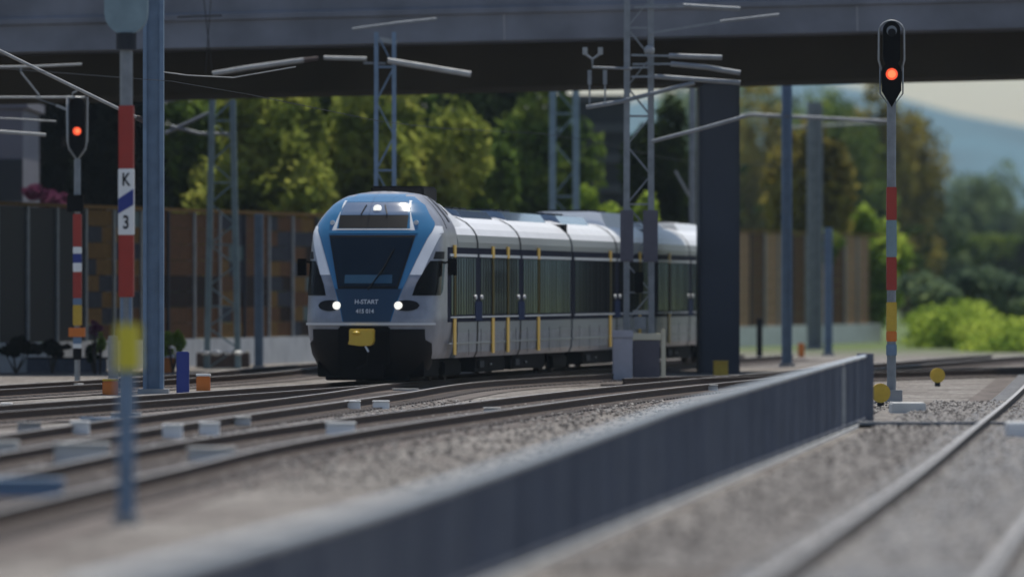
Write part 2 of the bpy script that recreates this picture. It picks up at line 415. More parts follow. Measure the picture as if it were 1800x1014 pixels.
for sx in (-1, 1):
    wb = MB(); a = surf(q_of(sx*.28, 3.6), 3.6, .045); c = surf(q_of(sx*.20, 3.8), 3.8, .045); wb.bar(a, c, .02, .02, 'black'); wb.build('bracket', TR)
    # cream side strips of the upper visor
    patch('visor_edge', 'light_line', zr(3.24, 3.9, 10), (lambda z: -.90+.10*(z-3.24)*sx*0+.35*(z-3.24)-.0) if sx < 0 else (lambda z: .80-.12*(z-3.24)), (lambda z: -.80+.12*(z-3.24)) if sx < 0 else (lambda z: .90-.35*(z-3.24)), .02, 6)
def disc(name, m, c, r, parent, depth=.05, rx=None):
    d = MB(); n = 20; rx = rx or r
    d.prism([(c[0]+rx*math.cos(2*math.pi*i/n), c[2]+r*math.sin(2*math.pi*i/n)) for i in range(n)], c[1]-depth, c[1]+depth, m)
    return d.build(name, parent)
wb = MB(); wb.bar(surf(0, 1.98, .05), surf(q_of(.34, 2.5), 2.5, .06), .025, .02, 'black'); wb.bar(surf(q_of(.24, 2.3), 2.3, .07), surf(q_of(.5, 2.85), 2.85, .07), .02, .03, 'rubber'); wb.build('wiper', TR)
p = surf(q_of(.05, 3.72), 3.72, .02); disc('top_light', 'lamp_white', p, .085, TR, .05)
for sx in (-1, 1):
    zc = 1.645; b = MB(); rows = []
    for i in range(13):
        u = -1+2*i/12; hh = .115*math.sqrt(max(0, 1-u*u))
        t = sx*(.83+u*.26)
        rows.append([surf(q_of(t, zc+k*hh), zc+k*hh, .020) for k in (-1, -.5, 0, .5, 1)])
    b.grid(rows, 'black'); hl = b.build('headlight', TR, smooth=True)
    pp = surf(q_of(sx*.66, zc), zc, .03)
    disc('lamp', 'lamp_white', pp, .085, hl, .03)
    # marker light of the roof corner
    pp = surf(q_of(sx*.90, 3.42), 3.42, .02); disc('marker_light', 'light_line', pp, .05, TR, .03)
# cab side windows
def t_edge(z): return q_of(.90+.22*(z-1.9)*0 + (0 if z < 2.0 else .0), z)
for sx in (-1, 1):
    f_in = lambda z: sx*(q_of(lerp([(1.84, .93), (2.1, 1.0), (2.5, 1.19), (2.62, 1.26)], z), z))
    f_out = lambda z: sx*(1.0+lerp([(1.84, -.12), (1.95, .02), (2.62, .10)], z))
    patch('cab_window', 'glass', zr(1.86, 2.60, 12), f_in, f_out, .014, 12, inq=True)
    patch('side_marker', 'black', zr(2.64, 2.80, 4), lambda z: sx*(q_of(1.3+.2*(z-2.64), z)), lambda z: sx*(.98), .014, 6, inq=True)
    # white pillar beside the mask
    patch('corner_pillar', 'roof_white', zr(2.3, 3.35, 16), lambda z: sx*(q_of(min(mh(z)+.015, 1.36), z)), lambda z: sx*min(1.0, q_of(min(mh(z)+.18, lerp(TW, z)-.01), z)+.05), .006, 8, inq=True)
    # seams and grilles of the roof fairing
    patch('roof_seam', 'black', zr(3.3, 4.0, 10), lambda z: sx*(1.0+.35+.55*(4.0-z)*0-.0), lambda z: sx*(1.0+.40), .010, 4, inq=True)
    patch('roof_grille', 'dark_steel', zr(3.45, 3.98, 10), lambda z: sx*(1.0+.75+.9*(4.0-z)*.5), lambda z: sx*(1.0+.95+.9*(4.0-z)*.5), .012, 4, inq=True)
    # mirror
    pm = surf(sx*1.02, 2.55, 0)
    mb = MB(); mb.bar(pm, pm+Vector((sx*.16, -.06, .05)), .04, .04, 'black')
    mb.box(pm.x+sx*.20-.09, pm.x+sx*.20+.09, pm.y-.16, pm.y-.02, pm.z-.26, pm.z+.10, 'black_mat'); mb.build('mirror', TR)
patch('nose_highlight', 'light_line', zr(1.225, 1.275, 3), lambda z: -1.36, lambda z: 1.36, .05, 30)  # pale strip paints the highlight line below the blue mask
# bumper, coupler
b = MB(); rows = []
for z in zr(.08, 1.14, 14):
    lim = .62 if z > .9 else (.80 if z > .5 else 1.0)
    lim = lerp([(.08, 1.0), (.42, 1.0), (.52, .86), (.84, .76), (.92, .60), (1.14, .58)], z)
    rows.append([surf(-lim+2*lim*j/30, z, .035) for j in range(31)])
b.grid(rows, 'black'); b.build('bumper', TR, smooth=True)
b = MB(); b.box(-.60, .50, -.12, .3, .35, 1.2, 'black_mat'); b.box(-.5, .4, -.2, .1, .1, .4, 'black_mat'); b.build('coupler_housing', TR, bevel=.03)
b = MB(); b.prism([(-.33, 1.15), (-.33, .88), (-.37, .82), (-.1, .78), (.14, .79), (.20, .86), (.20, 1.15)], -.34, -.05, 'yellow_cover'); cc = b.build('coupler_cover', TR, bevel=.02)
b = MB(); b.sphere((-.17, -.34, 1.06), .09, 'yellow_cover', .5); b.build('boss', cc, smooth=True)
b = MB(); b.bar((.02, -.3, .78), (.1, -.38, .66), .03, .03, 'light_line'); b.tube([(.1, -.38, .66), (.05, -.36, .4), (-.2, -.2, .3)], .02, 'rubber'); b.build('hose', TR)
b = MB(); b.box(-1.15, 1.15, .5, 2.6, .12, .5, 'black_mat'); b.box(-.9, .9, .02, .3, .05, .14, 'black_mat'); b.build('rail_guard', TR, bevel=.02)
RX = (R(90), 0, 0)
pt = surf(0, 1.77, .045); tilt = math.atan2(.2-.02, .54)
text('class_marking', 'H-START', .135, 'light_line', TR, (-.02, pt.y, 1.72), (R(90)-tilt, 0, 0), sx=.95)
pt = surf(0, 1.55, .045)
text('number_marking', '415 014', .125, 'light_line', TR, (-.04, pt.y, 1.52), (R(90)-tilt*.8, 0, 0), sx=.95)
# cars
CS = [(.5, 1.36), (.62, 1.42), (1.05, 1.44), (3.02, 1.44), (3.18, 1.41), (3.32, 1.33), (3.46, 1.18), (3.58, .95), (3.64, .7), (3.66, 0)]
SIDEZ = {'low': (.5, 1.12), 'line': (1.36, 1.40)}
def car(s0, s1, seams, first=False):
    b = MB(); prof = CS+[(z, -t) for z, t in CS[-2::-1]]
    n = len(prof); sgl = [s0+.06, s1-.06]
    for i in range(n-1):
        (z0, t0), (z1, t1) = prof[i], prof[i+1]
        zc = (z0+z1)/2
        m = 'roof_white' if zc > 3.2 else ('silver' if zc < 1.1 else 'side_grey')
        b.grid([[(t0, s, z0) for s in sgl], [(t1, s, z1) for s in sgl]], m)
    for s in sgl: b.poly([(t, s, z) for z, t in prof], 'side_grey')
    body = b.build('car_body', TR)
    for q in seams:
        b = MB(); o_ = .006
        rows = [[(t+(o_ if t > 0 else -o_), s, z+(.008 if abs(t) < 1.2 else 0)) for s in (q-.11, q+.11)] for z, t in prof]
        b.grid(rows, 'black'); b.build('roof_joint', body)
    return body
def side_items(body, s0, s1, seams, yel, sx):
    xo = sx*1.44
    def bx(name, m, a, c, z0, z1, o0, o1, parent=body):
        x0, x1 = sorted((xo+sx*o0, xo+sx*o1)); b = MB(); b.box(x0, x1, a, c, z0, z1, m); return b.build(name, parent)
    bx('window_band', 'navy_side', s0, s1, 1.28, 2.90, .000, .012)
    bx('skirt_line', 'side_grey', s0+.1, s1-.1, .80, .84, .002, .016)
    for q in seams: bx('blue_panel', 'sign_navy', q-.5, q+.5, 1.30, 1.72, .022, .034)
    for q in np.arange(s0+1.2, s1-.5, 1.8): bx('panel_seam', 'dark_steel', q-.012, q+.012, .55, 1.12, .002, .006)
    ed = sorted([s0]+list(seams)+[s1])
    for a, c in zip(ed, ed[1:]):
        if c-a < .8: continue
        L = c-a; n = max(2, int(round(L/1.9))); g0 = .35
        st = (L-2*g0)/n
        for i in range(n):
            w = bx('window', 'glass', a+g0+i*st+.05, a+g0+(i+1)*st-.05, 1.44, 2.68, .012, .022)
            for k in range(1, 5):
                zz = a+g0+i*st+.05+(st-.1)*k/5
                bx('reflection_stripe', 'dark_steel' if k % 2 else 'rubber', zz-.02, zz+.02, 1.44, 2.68, .022, .03, w)  # upright strips on the pane stand in for the barrier's reflection
        bx('window_trim', 'light_line', a+.2, c-.2, 2.70, 2.76, .012, .03)
        bx('window_sill', 'light_line', a+.3, c-.3, 1.37, 1.40, .012, .03)
    for y in yel:
        d = bx('door', 'yellow_door', y-.17, y+.17, .57, 1.36, .010, .035)
        bx('door_edge', 'yellow_door', y-.16, y+.16, 2.69, 2.95, .012, .040, d)
        bx('door_post', 'olive', y-.12, y+.12, 1.42, 2.69, .022, .036, d)
    for q in seams:
        for dd in (-.45, .45):
            x0, x1 = sorted((xo+sx*.012, xo+sx*.05)); b = MB(); n = 12
            b.prism([(q+dd+.10*math.cos(2*math.pi*i/n), 1.82+.05*math.sin(2*math.pi*i/n)) for i in range(n)], x0, x1, 'light_line', axis='x'); b.build('door_button', body)
cars = [(3.4, 21.4, [6.3, 12.9], [2.9+.9, 8.5, 10.8, 15.7]), (21.6, 37.2, [29.0], [24.6, 28.3-1.2, 33.5]), (37.4, 52.6, [44.5], [40, 48])]
cars[0] = (3.4, 21.4, [6.3, 12.9], [8.5, 10.8, 15.7])
cars[1] = (21.6, 37.2, [29.6], [28.3, 34.0])
for i, (a, c, se, ye) in enumerate(cars):
    body = car(a, c, se, False)
    for sx in (-1, 1): side_items(body, a if i else 2.0, c, [q for q in se], ye+([2.85] if i == 0 else []), sx)
    if i < 2:
        b = MB(); b.box(-1.3, 1.3, c-.06, c+.26, .5, 3.55, 'rubber'); b.build('gangway', TR)
# cab roof fairing sloping to the car roof
b = MB(); rows = []
for s, k in ((3.39, 1.0), (3.9, .82), (4.6, .45), (5.3, .0)):
    ht = [(1.36, 3.2), (1.22, 3.45+.20*k), (1.0, 3.60+.26*k), (.7, 3.65+.36*k), (0, 3.67+.42*k)]
    rows.append([(t, s, z) for t, z in ht]+[(-t, s, z) for t, z in ht[-2::-1]])
b.grid(rows, 'roof_white'); b.build('roof_fairing', TR, smooth=True)
b = MB(); b.box(-.62, .55, 4.3, 6.2, 3.9, 4.25, 'rubber'); b.build('roof_unit', TR, bevel=.04)
for (a, c, m, zt) in ((7.2, 11.8, 'glass_sky', 3.78), (14, 20.4, 'glass_sky', 3.80), (23, 28, 'glass_sky', 3.80), (31, 36.2, 'roof_white', 3.95), (39, 43, 'roof_white', 3.75), (46, 51, 'roof_white', 3.8)):
    b = MB(); b.prism([(-1.0, 3.52), (1.0, 3.52), (.82, zt-.03), (.6, zt), (-.6, zt), (-.82, zt-.03)], a, c, m); ru = b.build('roof_unit', TR)
    b = MB()
    for k in range(3): b.box(-.5, .5, a+.4+k*1.2, a+1.2+k*1.2, zt, zt+.05, 'dark_steel'); 
    b.build('vent', ru)
# running gear
for s in (4.6, 21.5, 37.3, 50):
    b = MB(); b.box(-1.05, 1.05, s-1.5, s+1.5, .25, .52, 'black_mat'); b.box(-1.15, -1.0, s-1.2, s+1.2, .12, .42, 'black_mat'); b.box(1.0, 1.15, s-1.2, s+1.2, .12, .42, 'black_mat')
    bg_ = b.build('bogie', TR, bevel=.03)
    for d in (-1.05, 1.05):
        for sx in (-1, 1):
            b = MB(); b.tube([(sx*.68, s+d, .40), (sx*.82, s+d, .40)], .40, 'rust', 24); b.tube([(sx*.82, s+d, .40), (sx*.86, s+d, .40)], .3, 'black', 16); b.build('wheel', bg_)
for a, c in ((7, 11.5), (12.5, 18), (24.5, 30), (31.5, 34.5), (40.5, 46)):
    b = MB(); b.box(-1.28, 1.28, a, c, .16, .5, 'black_mat'); b.box(1.28, 1.34, a+.3, a+1.0, .24, .42, 'dark_steel'); b.box(1.28, 1.33, a+2.0, a+2.2, .28, .36, 'galv_light'); b.build('equipment_box', TR, bevel=.02)

# ------------------------------------------------------------------ bridge
Y0, Y1 = 203, 221
B = thing('road_bridge', (0, 203, 0), 'wide grey concrete road bridge crossing above the tracks', 'bridge')
def bprism(name, prof, m, x0=-75, x1=75, bev=0):
    b = MB(); n = len(prof)
    sk_ = lambda x: .0
    for x in (x0, x1):
        for (y, z) in prof: b.v.append((x, y-203, z+(-.010*x if x < 0 else 0)*0))
    k = b.mi(m); b.f.append(tuple(range(n))[::-1]); b.m.append(k); b.f.append(tuple(range(n, 2*n))); b.m.append(k)
    for i in range(n):
        j = (i+1) % n; b.f.append((i, j, n+j, n+i)); b.m.append(k)
    return b.build(name, B)
bprism('deck', [(203, 8.52), (203, 10.35), (203.35, 10.35), (203.35, 9.25), (215, 9.25), (215, 8.52)], 'concrete_bridge')
bprism('fascia_strip', [(202.90, 9.22), (202.90, 9.36), (202.998, 9.40), (202.998, 9.18)], 'concrete_bridge')
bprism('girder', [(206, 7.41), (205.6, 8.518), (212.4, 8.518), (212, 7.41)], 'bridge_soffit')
rl = MB()
for i in range(60):
    x = -75+i*2.5; rl.box(x-.04, x+.04, 0.1, .18, 10.352, 11.3, 'galv_blue')
for z in (10.6, 10.85, 11.1, 11.3): rl.box(-75, 75, .12, .16, z, z+.04, 'galv_blue')
rl.build('railing', B); B.rotation_euler.y = -.024
for x in range(-18, 22, 9):
    rb = MB(); rb.box(x, x+.03, -.006, 0, 8.53, 9.17, 'concrete'); rb.build('fascia_joint', B)
pl = MB(); pl.prism([(4.85, -.3), (5.90, -.3), (5.90, 7.54), (4.85, 7.515)], 206.2, 209.6, 'pillar_paint')
po = pl.build('bridge_pillar', None, bevel=.08); tag(po, 'massive dark navy square pillar holding up the bridge right of the train', 'pillar')

# ------------------------------------------------------------------ noise barrier
A0 = Vector((-17.2, 191, 0)); A1 = Vector((15.2, 330, 0)); d = (A1-A0); L = d.length; d.normalize(); ang = math.atan2(d.y, d.x)
NB = thing('noise_barrier', A0, 'long patchwork noise barrier of brown ochre and slate panels behind the tracks', 'barrier', rz=ang)
b = MB(); b.box(0, L, -.12, .12, 0, .78, 'concrete_light'); b.build('plinth', NB)
bw = 2.75; nb = int(L/bw); pal = ['ochre', 'slate', 'brown', 'ochre', 'dark_brown', 'slate', 'teal_panel', 'brown']
for i in range(nb):
    x0 = i*bw; px = 900+F*(A0.x+d.x*x0)/(A0.y+d.y*x0)
    b = MB(); rowsN = 8; rh = 3.55/rowsN
    if px < 120: b.box(x0+.08, x0+bw-.08, -.05, .05, .79, 4.34, 'noise_glass'); 
    else:
        mode = 1 if 120 < px < 215 or 430 < px < 560 or random.random() < .35 else 0
        if px > 1290: mode = 0
        for r in range(rowsN):
            z0 = .79+r*rh
            if mode:
                a1 = ['ochre', 'slate'][(r+i) % 2] if random.random() < .8 else 'brown'; a2 = random.choice(pal)
                mid = x0+bw*random.choice((.4, .5, .6)); b.box(x0+.08, mid, -.05, .05, z0, z0+rh-.012, a1); b.box(mid, x0+bw-.08, -.05, .05, z0, z0+rh-.012, a2)
            else:
                mm = ('brown' if r in (0, 1, 4, 6, 7) else ('dark_brown' if r in (2, 3) else 'brown')) if px < 1000 else ('tan_panel' if i % 3 else 'brown')
                b.box(x0+.08, x0+bw-.08, -.05, .05, z0, z0+rh-.012, mm)
    b.build('panel', NB)
    b = MB(); b.box(x0-.07, x0+.07, -.11, .11, 0, 4.42, 'galv' if px < 230 or i % 3 else 'slate'); b.build('post', NB)
b = MB(); b.box(0, L, -.13, .13, 4.36, 4.46, 'ochre'); b.build('coping', NB)

# ------------------------------------------------------------------ fence beside the right track
def fx(Y): return .0835*(Y-60.4)+.02
def ftop(Y): return HC-lerp([(35, 1.378), (50, 1.37), (60.4, 1.31), (79.7, 1.17), (97.9, 1.126), (124, 1.06), (140, 1.05)], Y)
FN = thing('metal_fence', (fx(38), 38, 0), 'long low navy grey metal fence of close vertical bars beside the right track', 'fence')
o0 = Vector((fx(38), 38, 0))
def fp(Y, z): return Vector((fx(Y), Y, z))-o0
Ya = 36.0; k = 0
while Ya < 128:
    Yb = min(Ya+2.5, 128.2); b = MB(); y = Ya+.07
    while y < Yb-.04:
        if not (119.4 < y < 120.1): b.bar(fp(y, .03), fp(y, ftop(y)-.02), random.choice((.012, .014, .018)), .050, random.choice(('fence_navy', 'fence_navy', 'fence_pale', 'fence_dark')), up=Vector((0, 1, 0)))
        y += .125
    b.bar(fp(Ya, .10), fp(Yb, .10), .05, .03, 'fence_navy'); b.build('panel', FN)
    b = MB(); b.bar(fp(Ya, -.1), fp(Ya, ftop(Ya)+.0), .06, .06, 'fence_navy'); b.build('post', FN)
    b = MB(); b.tube([fp(Ya, ftop(Ya)), fp(Yb, ftop(Yb))], .032, 'fence_rail', 10); b.build('top_rail', FN)
    Ya += 2.5
b = MB()
b.bar(fp(36, .02), fp(128.4, .02), .10, .06, 'concrete_light'); b.build('kerb', FN)
b = MB(); b.bar(fp(128.3, -.1), fp(128.3, 1.13), .26, .30, 'fence_navy'); b.build('end_post', FN)
b = MB(); b.bar(fp(119.75, .15), fp(119.75, 1.0), .08, .10, 'galv_light'); b.build('latch', FN)
# ------------------------------------------------------------------ signals
def bands(t, hw, spec, name='band'):
    for (z0, z1, m) in spec:
        b = MB(); b.box(-hw, hw, -hw, hw, z0, z1, m); b.build(name, t, bevel=.012)
def capsule(w, z0, z1, n=10, vtop=False, vbot=False):
    pts = []
    if vbot: pts += [(-w, z0+w*1.6), (0, z0), (w, z0+w*1.6)]
    else: pts += [(w*math.cos(math.pi+math.pi*i/n), z0+w+w*math.sin(math.pi+math.pi*i/n)) for i in range(n+1)]
    pts += [(w*math.cos(math.pi*i/n), z1-w+w*math.sin(math.pi*i/n)) for i in range(n+1)]
    return pts
# near striped mast with lettering
Yk = 132.0; sc = F/Yk
def zk(py): return HC-(py-HY)/sc
K = thing('signal_mast', ((222-900)/sc, Yk, 0), 'red and white banded signal mast lettered K 3 with blue stripe', 'signal mast')
hw = .125
b = MB(); b.tube([(0, 0, 0), (0, 0, zk(40))], .105, 'galv', 16); b.build('pole', K)
bands(K, hw, [(zk(297), zk(186), 'red_paint'), (zk(522), zk(413), 'red_paint')])
for nm, z0, z1 in (('number_plate', zk(413), zk(297)),):
    b = MB(); b.box(-hw-.005, hw+.005, -hw-.006, hw+.006, z0, z1, 'white_paint'); pn = b.build(nm, K, bevel=.01)
b = MB(); b.prism([(-hw-.002, zk(376)), (hw+.002, zk(360)), (hw+.002, zk(332)), (-hw-.002, zk(350))], -hw-.016, -hw-.005, 'sign_blue'); b.build('stripe', pn)
text('letter', 'K', .30, 'black', pn, (0, -hw-.010, zk(317)), RX, sx=.70)
text('numeral', '3', .31, 'black', pn, (0, -hw-.010, zk(392)), RX, sx=.75)
b = MB(); b.box(-.09, .09, -.09, .09, zk(600), zk(523), 'galv_blue'); b.build('sleeve', K)
b = MB(); b.prism(capsule(.36, zk(62), zk(-90)), -.12, .12, 'galv_teal'); b.build('signal_head', K)
b = MB(); b.tube([(0, 0, zk(88)), (0, 0, zk(58))], .17, 'dark_steel', 16); b.build('collar', K)
b = MB(); b.box(-.25, .25, -.25, .25, -.05, .12, 'concrete'); b.build('base', K)

def signal(px, Y, label, kind):
    sc = F/Y; z = lambda py: HC-(py-HY)/sc; u = lambda dpx: dpx/sc
    t = thing('railway_signal', ((px-900)/sc, Y, 0), label, 'signal', 'railway signals with a lit red lamp')
    return t, z, u
# left signal
t, z, u = signal(136, 188, 'smaller railway signal with red lamp on a red blue and yellow mast at far left', 0)
b = MB(); b.tube([(0, 0, 0), (0, 0, z(345))], u(5), 'galv_light', 12); b.tube([(0, 0, z(345)), (0, 0, z(280))], u(6), 'galv', 12); b.build('pole', t)
bands(t, u(7.5), [(z(434), z(376), 'red_paint'), (z(446), z(434), 'white_paint'), (z(462), z(446), 'sign_blue'), (z(478), z(462), 'white_paint'), (z(524), z(478), 'red_paint'), (z(536), z(524), 'cable_blue'), (z(572), z(536), 'yellow'), (z(604), z(592), 'cable_blue'), (z(612), z(604), 'white_paint'), (z(632), z(612), 'black')])
b = MB(); b.box(-u(15), u(14), -u(10), u(6), z(592), z(576), 'orange'); b.build('orange_plate', t, bevel=.01)
b = MB(); b.box(-u(18), u(11), -u(12), u(8), z(372), z(343), 'black_mat'); b.build('relay_box', t, bevel=.02)
b = MB(); b.prism(capsule(u(13), z(278), z(172), vbot=True), -u(8), u(8), 'black_mat'); hd = b.build('signal_head', t)
fr = [(-u(17), z(172)), (-u(17), z(248)), (-u(14), z(262)), (0, z(282)), (u(14), z(262)), (u(17), z(248)), (u(17), z(172)), (-u(17), z(171))]
b = MB(); b.tube([(x, -.02, zz) for x, zz in fr], u(2.6), 'galv_light', 8); b.build('head_frame', t, smooth=True)
disc('lamp', 'lamp_red', (0, -u(10), z(231)), u(7.5), hd, .03); disc('lamp_core', 'lamp_core', (u(1), -u(11.5), z(231)), u(4), hd, .03)
b = MB(); b.tube([(-u(10), 0, z(172)), (-u(8), -.02, z(164)), (0, -.03, z(160))], u(1.4), 'galv_light'); b.build('hook', t)
# right signal
t, z, u = signal(1567, 152, 'tall railway signal with red lamp high at the right beyond the fence end', 1)
b = MB(); b.tube([(0, 0, 0), (0, 0, z(150))], u(8), 'galv', 14); b.build('pole', t)
bands(t, u(9), [(z(387), z(329), 'red_paint'), (z(452), z(387), 'galv_teal'), (z(510), z(452), 'red_paint'), (z(582), z(531), 'yellow'), (z(600), z(582), 'orange'), (z(625), z(605), 'galv_blue')])
b = MB(); b.prism(capsule(u(15), z(117), z(38)), -u(9), u(9), 'black_mat'); b.build('upper_head', t)
lo = [(-u(10), z(112)), (-u(17), z(122)), (-u(17), z(160)), (0, z(189)), (u(17), z(160)), (u(17), z(122)), (u(10), z(112))]
b = MB(); b.prism(lo[::1], -u(9.5), u(9.5), 'black_mat'); hd = b.build('lower_head', t)
cp = [(u(22)*math.cos(a), z(57)+u(20)*math.sin(a)) for a in [math.pi*i/10 for i in range(11)]]
fr = [(u(17), z(125)), (u(22.5), z(106))]+cp+[(-u(22.5), z(106)), (-u(17), z(125))]
b = MB(); b.tube([(x, -.02, zz) for x, zz in fr], u(1.9), 'galv_light', 8)
b.tube([(u(20), -.02, z(118)), (u(20), -.02, z(165)), (0, -.02, z(192)), (-u(20), -.02, z(165)), (-u(20), -.02, z(118))], u(1.4), 'galv', 8); b.build('head_frame', t, smooth=True)
disc('hood', 'galv', (0, -u(10), z(55)), u(9), t, .04); disc('lens', 'black', (0, -u(12), z(58)), u(7), t, .04)
disc('lamp', 'lamp_red', (0, -u(10.5), z(131)), u(10.5), hd, .03); disc('lamp_core', 'lamp_core', (0, -u(12), z(131)), u(7), hd, .03)
b = MB(); b.box(-.2, .2, -.2, .2, -.05, .25, 'concrete'); b.build('base', t)

# ------------------------------------------------------------------ masts and poles
def pole(name, px, Y, ytop, wpx, m, label, cat='post', shape='box', ybase=None, cap=None, group=None):
    sc = F/Y; t = thing(name, ((px-900)/sc, Y, 0), label, cat, group); hw = wpx/sc/2; zt = HC-(ytop-HY)/sc
    b = MB()
    if shape == 'tube': b.tube([(0, 0, 0), (0, 0, zt)], hw, m, 16)
    else:   # H section
        tw = hw*.18; b.box(-hw, -hw+tw*2, -hw, hw, 0, zt, m); b.box(hw-tw*2, hw, -hw, hw, 0, zt, m); b.box(-hw+tw*2, hw-tw*2, -tw, tw, 0, zt, m)
    b.build('shaft', t)
    b = MB(); b.box(-hw*1.5, hw*1.5, -hw*1.5, hw*1.5, -.05, .10, 'concrete'); b.build('base', t)
    return t, (lambda dx, py, dy=0: Vector((dx/sc, dy, HC-(py-HY)/sc)))
t, q = pole('catenary_mast', 270, 166, -60, 36, 'galv_blue', 'thick blue grey steel mast directly right of the K 3 mast', 'mast')
b = MB(); b.tube([q(-16, 213), q(-65, 190), q(-270, 90), q(-420, 20)], .035, 'galv_light'); b.build('cantilever', t)
b = MB(); b.tube([q(-16, 213), q(-30, 207)], .06, 'brown_box'); b.build('insulator', t)
b = MB(); b.tube([q(0, 125), q(60, 133), q(140, 137), q(250, 118)], .012, 'galv_light'); b.build('stay_wire', t)
t, q = pole('marker_post', 222, 73, 570, 30, 'galv_blue', 'lower part of the K 3 mast, added as a separate nearer grey post with a yellow top', 'post', 'tube')  # added nearer post, standing in for the blurred lower end of the K 3 mast
b = MB(); b.tube([q(3, 650), q(3, 570)], .115, 'lemon', 16); b.build('yellow_sleeve', t)
t, q = pole('lineside_post', 455, 218, 376, 15, 'galv_blue', 'blue grey steel post against the patchwork barrier left of the train', 'post')
t, q = pole('lineside_post', 1383, 225, 135, 18, 'galv_blue', 'tall blue steel post just right of the navy bridge pillar', 'post')
b = MB(); b.tube([q(-95, 207), q(-60, 202), q(60, 208), q(178, 214)], .05, 'galv'); b.build('crossarm', t)
t, q = pole('lineside_post', 1432, 290, 180, 26, 'galv', 'wide pale grey blurred post before the autumn tree', 'post')
b = MB(); b.tube([q(-40, 225), q(130, 215)], .05, 'galv'); b.build('crossarm', t)
t, q = pole('lineside_post', 1456, 262, 400, 14, 'galv_blue', 'short blue post in front of the brown barrier at right', 'post')
t, q = pole('lineside_post', 1217, 232, 148, 11, 'galv', 'thin pale post rising behind the train left of the navy pillar', 'post', 'tube')
b = MB(); b.bar(q(-30, 300), q(-2, 350), .08, .08, 'galv_light'); b.build('strut', t)
t, q = pole('lineside_post', 1335, 240, 560, 10, 'dark_steel', 'small dark post before the pale barrier plinth at right', 'post')
t, q = pole('lineside_post', 95, 262, 270, 10, 'galv', 'slim pole among the dark trees at far left', 'post', 'tube')

def lattice(px, Y, zt, wb, wt, m, label, zb=0.0, dep=.45, nbr=10, legw=.07):
    t = thing('catenary_mast', ((px-900)/F*Y, Y, 0), label, 'mast', 'lattice catenary masts')
    W = lambda z: (wb+(wt-wb)*z/zt)/2
    for sx in (-1, 1):
        for sy in (-1, 1):
            b = MB(); b.bar((sx*W(zb), sy*dep/2, zb), (sx*W(zt), sy*dep/2, zt), legw, legw, m); b.build('leg', t)
    b = MB(); zz = [zb+(zt-zb)*i/nbr for i in range(nbr+1)]
    for i in range(nbr):
        s = 1 if i % 2 else -1
        for sy in (-1, 1): b.bar((s*W(zz[i]), sy*dep/2, zz[i]), (-s*W(zz[i+1]), sy*dep/2, zz[i+1]), .04, .03, m)
        for sx in (-1, 1): b.bar((sx*W(zz[i]), -s*dep/2, zz[i]), (sx*W(zz[i+1]), s*dep/2, zz[i+1]), .03, .03, m)
        if i % 3 == 0:
            for sy in (-1, 1): b.bar((-W(zz[i]), sy*dep/2, zz[i]), (W(zz[i]), sy*dep/2, zz[i]), .04, .04, m)
    b.build('bracing', t)
    sc = F/Y
    return t, (lambda x, py, dy=0: Vector(((x-px)/sc, dy, HC-(py-HY)/sc)))
t, q = lattice(391, 219, 7.38, .86, .56, 'galv_teal', 'tapering lattice mast standing in a brown box left of the train', legw=.15, nbr=13)
for a in ([(285, 180), (330, 170), (375, 165)], [(290, 235), (375, 195)], [(300, 222), (350, 235), (410, 236)]):
    b = MB(); b.tube([q(x, y) for x, y in a], .045, 'galv'); b.build('cantilever', t)
t, q = lattice(677, 198, 8.55, .46, .44, 'galv_blue', 'lattice mast rising directly behind the front of the train', legw=.10)
for a, w_ in (([(375, 131), (440, 120), (535, 107)], .06), ([(570, 103), (645, 105)], .05), ([(682, 108), (750, 119), (828, 132)], .07), ([(620, 53), (700, 42), (768, 35)], .035)):
    b = MB(); b.tube([q(x, y, -.5) for x, y in a], w_, 'galv_light' if w_ > .035 else 'galv'); b.build('cantilever', t)
b = MB(); b.bar(q(640, 112, -.4), q(677, 112), .05, .05, 'galv'); b.bar(q(660, 68), q(698, 76), .12, .12, 'galv_light'); b.build('bracket', t)
b = MB(); b.tube([q(535, 107, -.5), q(560, 104, -.5)], .05, 'brown_box'); b.build('insulator', t)
t, q = lattice(992, 240, 8.3, .74, .70, 'galv_teal', 'dim lattice mast behind the middle of the train', legw=.2)
t, q = lattice(1123, 190, 9.8, .60, .56, 'galv', 'lattice mast behind the two grey cabinets in front of the train', legw=.14, nbr=14)
for a, c in ((1090, 1113), (1130, 1156)):
    b = MB(); b.box(*(sorted((q(a, 0).x, q(c, 0).x))), -.34, -.30, q(0, 460).z, q(0, 370).z, 'cabinet_dark'); b.build('plate', t)
b = MB(); b.box(q(1115, 0).x, q(1130, 0).x, -.4, -.2, q(0, 515).z, q(0, 478).z, 'black_mat'); b.build('junction_box', t, bevel=.02)
b = MB(); b.box(q(1112, 0).x, q(1140, 0).x, -.36, -.28, q(0, 553).z, q(0, 545).z, 'galv_light'); b.box(q(1115, 0).x, q(1135, 0).x, -.34, -.28, q(0, 578).z, q(0, 556).z, 'galv'); b.build('bracket', t)
b = MB(); b.sphere(q(1141, 90, -.3), .13, 'galv_light'); b.build('insulator', t, smooth=True)
for a, w_ in (([(1145, 250), (1230, 228), (1308, 206)], .045), ([(1030, 190), (1090, 180), (1220, 147)], .05), ([(1175, 100), (1268, 103)], .06), ([(1178, 114), (1240, 120), (1300, 130)], .06), ([(1150, 136), (1230, 142), (1300, 147)], .055), ([(1200, 12), (1300, 18)], .05), ([(1265, 40), (1368, 28)], .035)):
    b = MB(); b.tube([q(x, y, -.6) for x, y in a], w_, 'galv'); b.build('cantilever', t)
b = MB()
